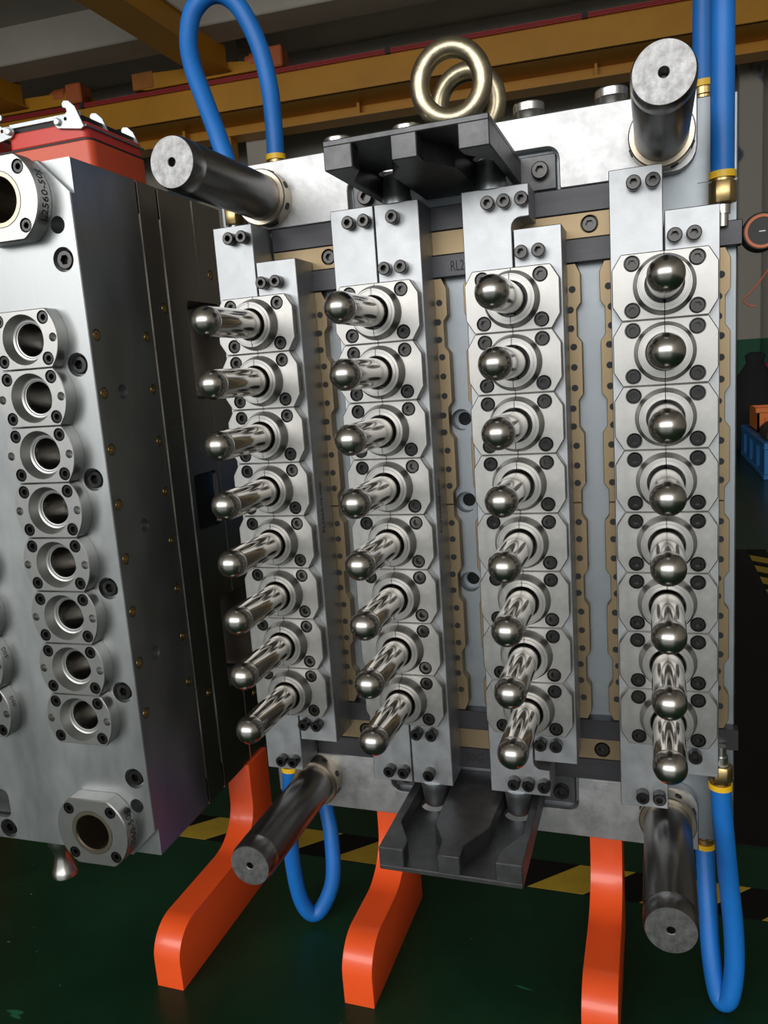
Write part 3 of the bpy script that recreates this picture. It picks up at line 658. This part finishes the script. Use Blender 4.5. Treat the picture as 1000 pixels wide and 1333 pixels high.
btx = text_mesh('lettering', 'L2560-50g', 0.0125, lambda x, y: Vector(((Rf2+0.0003)*math.cos((x+0.001)/Rf2), 0.0105-y, (Rf2+0.0003)*math.sin((x+0.001)/Rf2))))
for x in (0, -0.416061):
    for z in (0.3478, -0.3478):
        P = (x-0.0015, -0.0035, z)
        b = part('guide_bushing', bu_me, cav, P, label='round guide bushing with flats above and below')
        for a in (-0.0283, 0.0283):
            for q in (-0.0278, 0.0278): part('screw', ins_scr, b, (P[0]+a, P[1]+0.0076, P[2]+q))
        part('bronze_sleeve', sl_me, b, P); part('lettering', btx, b, P)
# flared cup under the block
part('centering_cup', mlathe('centering_cup', 'silver', [(0.0, 0.002), (0.0150, 0.002), (0.0150, -0.010), (0.0138, -0.012), (0.0098, -0.024), (0.0098, -0.030), (0.0138, -0.045), (0.0150, -0.047), (0.0150, -0.053), (0.0, -0.055)], 30, 'z', caps=False), cav, (-0.0850, 0.035, -0.3845), label='flared bright steel cup')

# red junction box with locking levers
jb = lroot('junction_box', 'red metal junction box with silver locking levers on the cavity mold', 'junction box', (-0.10, 0.137, 0.3845))
def rbox(y0, y1, x0, x1, r): return round_poly([(x0, y0), (x1, y0), (x1, y1), (x0, y1)], r, 6)
bd = part('body', mprism('body', 'red', rbox(0.084, 0.190, -0.260, 0.052, 0.010), 0.3845, 0.4192, 'XY', 0.001), jb)
part('gasket', mprism('gasket', 'rubber', rbox(0.0845, 0.1895, -0.2595, 0.0515, 0.010), 0.4190, 0.4212, 'XY'), jb)
ld = part('lid', mprism('lid', 'redlid', rbox(0.084, 0.190, -0.055, 0.048, 0.008), 0.4210, 0.4380, 'XY', 0.0012), jb)
part('lid', mprism('lid', 'redlid', rbox(0.084, 0.190, -0.255, -0.075, 0.008), 0.4210, 0.4380, 'XY', 0.0012), jb)
part('connector', mbox('connector', 'rubber', (-0.050, 0.040, 0.088, 0.186, 0.4375, 0.4470), 0.001), jb, label='black connector insert')
part('connector', mbox('connector', 'rubber', (-0.245, -0.085, 0.088, 0.186, 0.4375, 0.4470), 0.001), jb)
part('connector_frame', mbox('connector_frame', 'lever', (-0.052, 0.042, 0.086, 0.089, 0.4440, 0.4490), 0.0006), jb)
part('side_strap', mbox('side_strap', 'lever', (0.0440, 0.0500, 0.083, 0.190, 0.4315, 0.4340), 0.0005), jb, label='thin metal strap')
lv = [(0.0128, 0.4428), (0.0111, 0.439), (0.0154, 0.4334), (0.0448, 0.4287), (0.0490, 0.4310), (0.0477, 0.4342), (0.0404, 0.4522), (0.0333, 0.4589), (0.0272, 0.4598), (0.0243, 0.4571), (0.025, 0.453), (0.029, 0.4516), (0.0294, 0.4483), (0.0259, 0.4456), (0.0175, 0.4453)]
lv_me = mprism('locking_lever', 'lever', lv, -0.0012, 0.0012, 'XZ', 0.0004)
lvm_me = mprism('locking_lever', 'lever', [(-x, z) for x, z in lv], -0.0012, 0.0012, 'XZ', 0.0004)
def pivot_cut(me, x):
    c_ = bmesh.new(); lathe_into(c_, [(0.0020, -0.01), (0.0020, 0.01)], 16, c=(x, 0, 0.4415)); return cut(me, c_, 'locking_lever', 'lever')
lv_me = pivot_cut(lv_me, 0.0268); lvm_me = pivot_cut(lvm_me, -0.0268)
rv = mlathe('rivet', 'lever', [(0.0038, 0), (0.0038, -0.003), (0.003, -0.0036), (0, -0.0036)], 18, caps=False)
for y in (0.0815, 0.128, 0.186):
    l_ = part('locking_lever', lv_me, jb, (0, y, 0), label='silver hook-shaped locking lever')
    part('rivet', rv, l_, (0.0172, y-0.001, 0.4395))
    l_ = part('locking_lever', lvm_me, jb, (-0.0305, y, 0), label='silver hook-shaped locking lever')
    part('rivet', rv, l_, (-0.0477, y-0.001, 0.4395))

# ================================================================== small tool at the rail end
dg_ = thing('round_tool', 'round black tool with an orange rim at the end of the dark rail', 'tool', (0.2935, 0.066, 0.2380))
part('body', mlathe('body', 'rubber', [(0.0, 0.024), (0.0155, 0.024), (0.0172, 0.021), (0.0172, 0.003), (0.0160, 0.0), (0.0, 0.0)], 36, caps=False), dg_, (0.2945, 0.0555, 0.2535))
part('rim', mlathe('rim', 'motor', [(0.0125, 0.001), (0.0125, -0.0010), (0.0150, -0.0010), (0.0158, 0.001)], 36, closed=True), dg_, (0.2945, 0.0555, 0.2535), label='orange ring')
part('mark', mbox('mark', 'pillar_end', (-0.0028, 0.0028, -0.0003, 0.0004, -0.0005, 0.0005)), dg_, (0.2945, 0.0555, 0.2535))
part('cord', mtube('cord', 'cord', spline([(0.304, 0.068, 0.246), (0.3065, 0.075, 0.2300), (0.3005, 0.08, 0.2170), (0.2905, 0.084, 0.2040), (0.2825, 0.086, 0.1960), (0.2828, 0.087, 0.1925), (0.2880, 0.088, 0.1885), (0.2935, 0.088, 0.1880)]), 0.0008, 8), dg_, label='thin red cord')
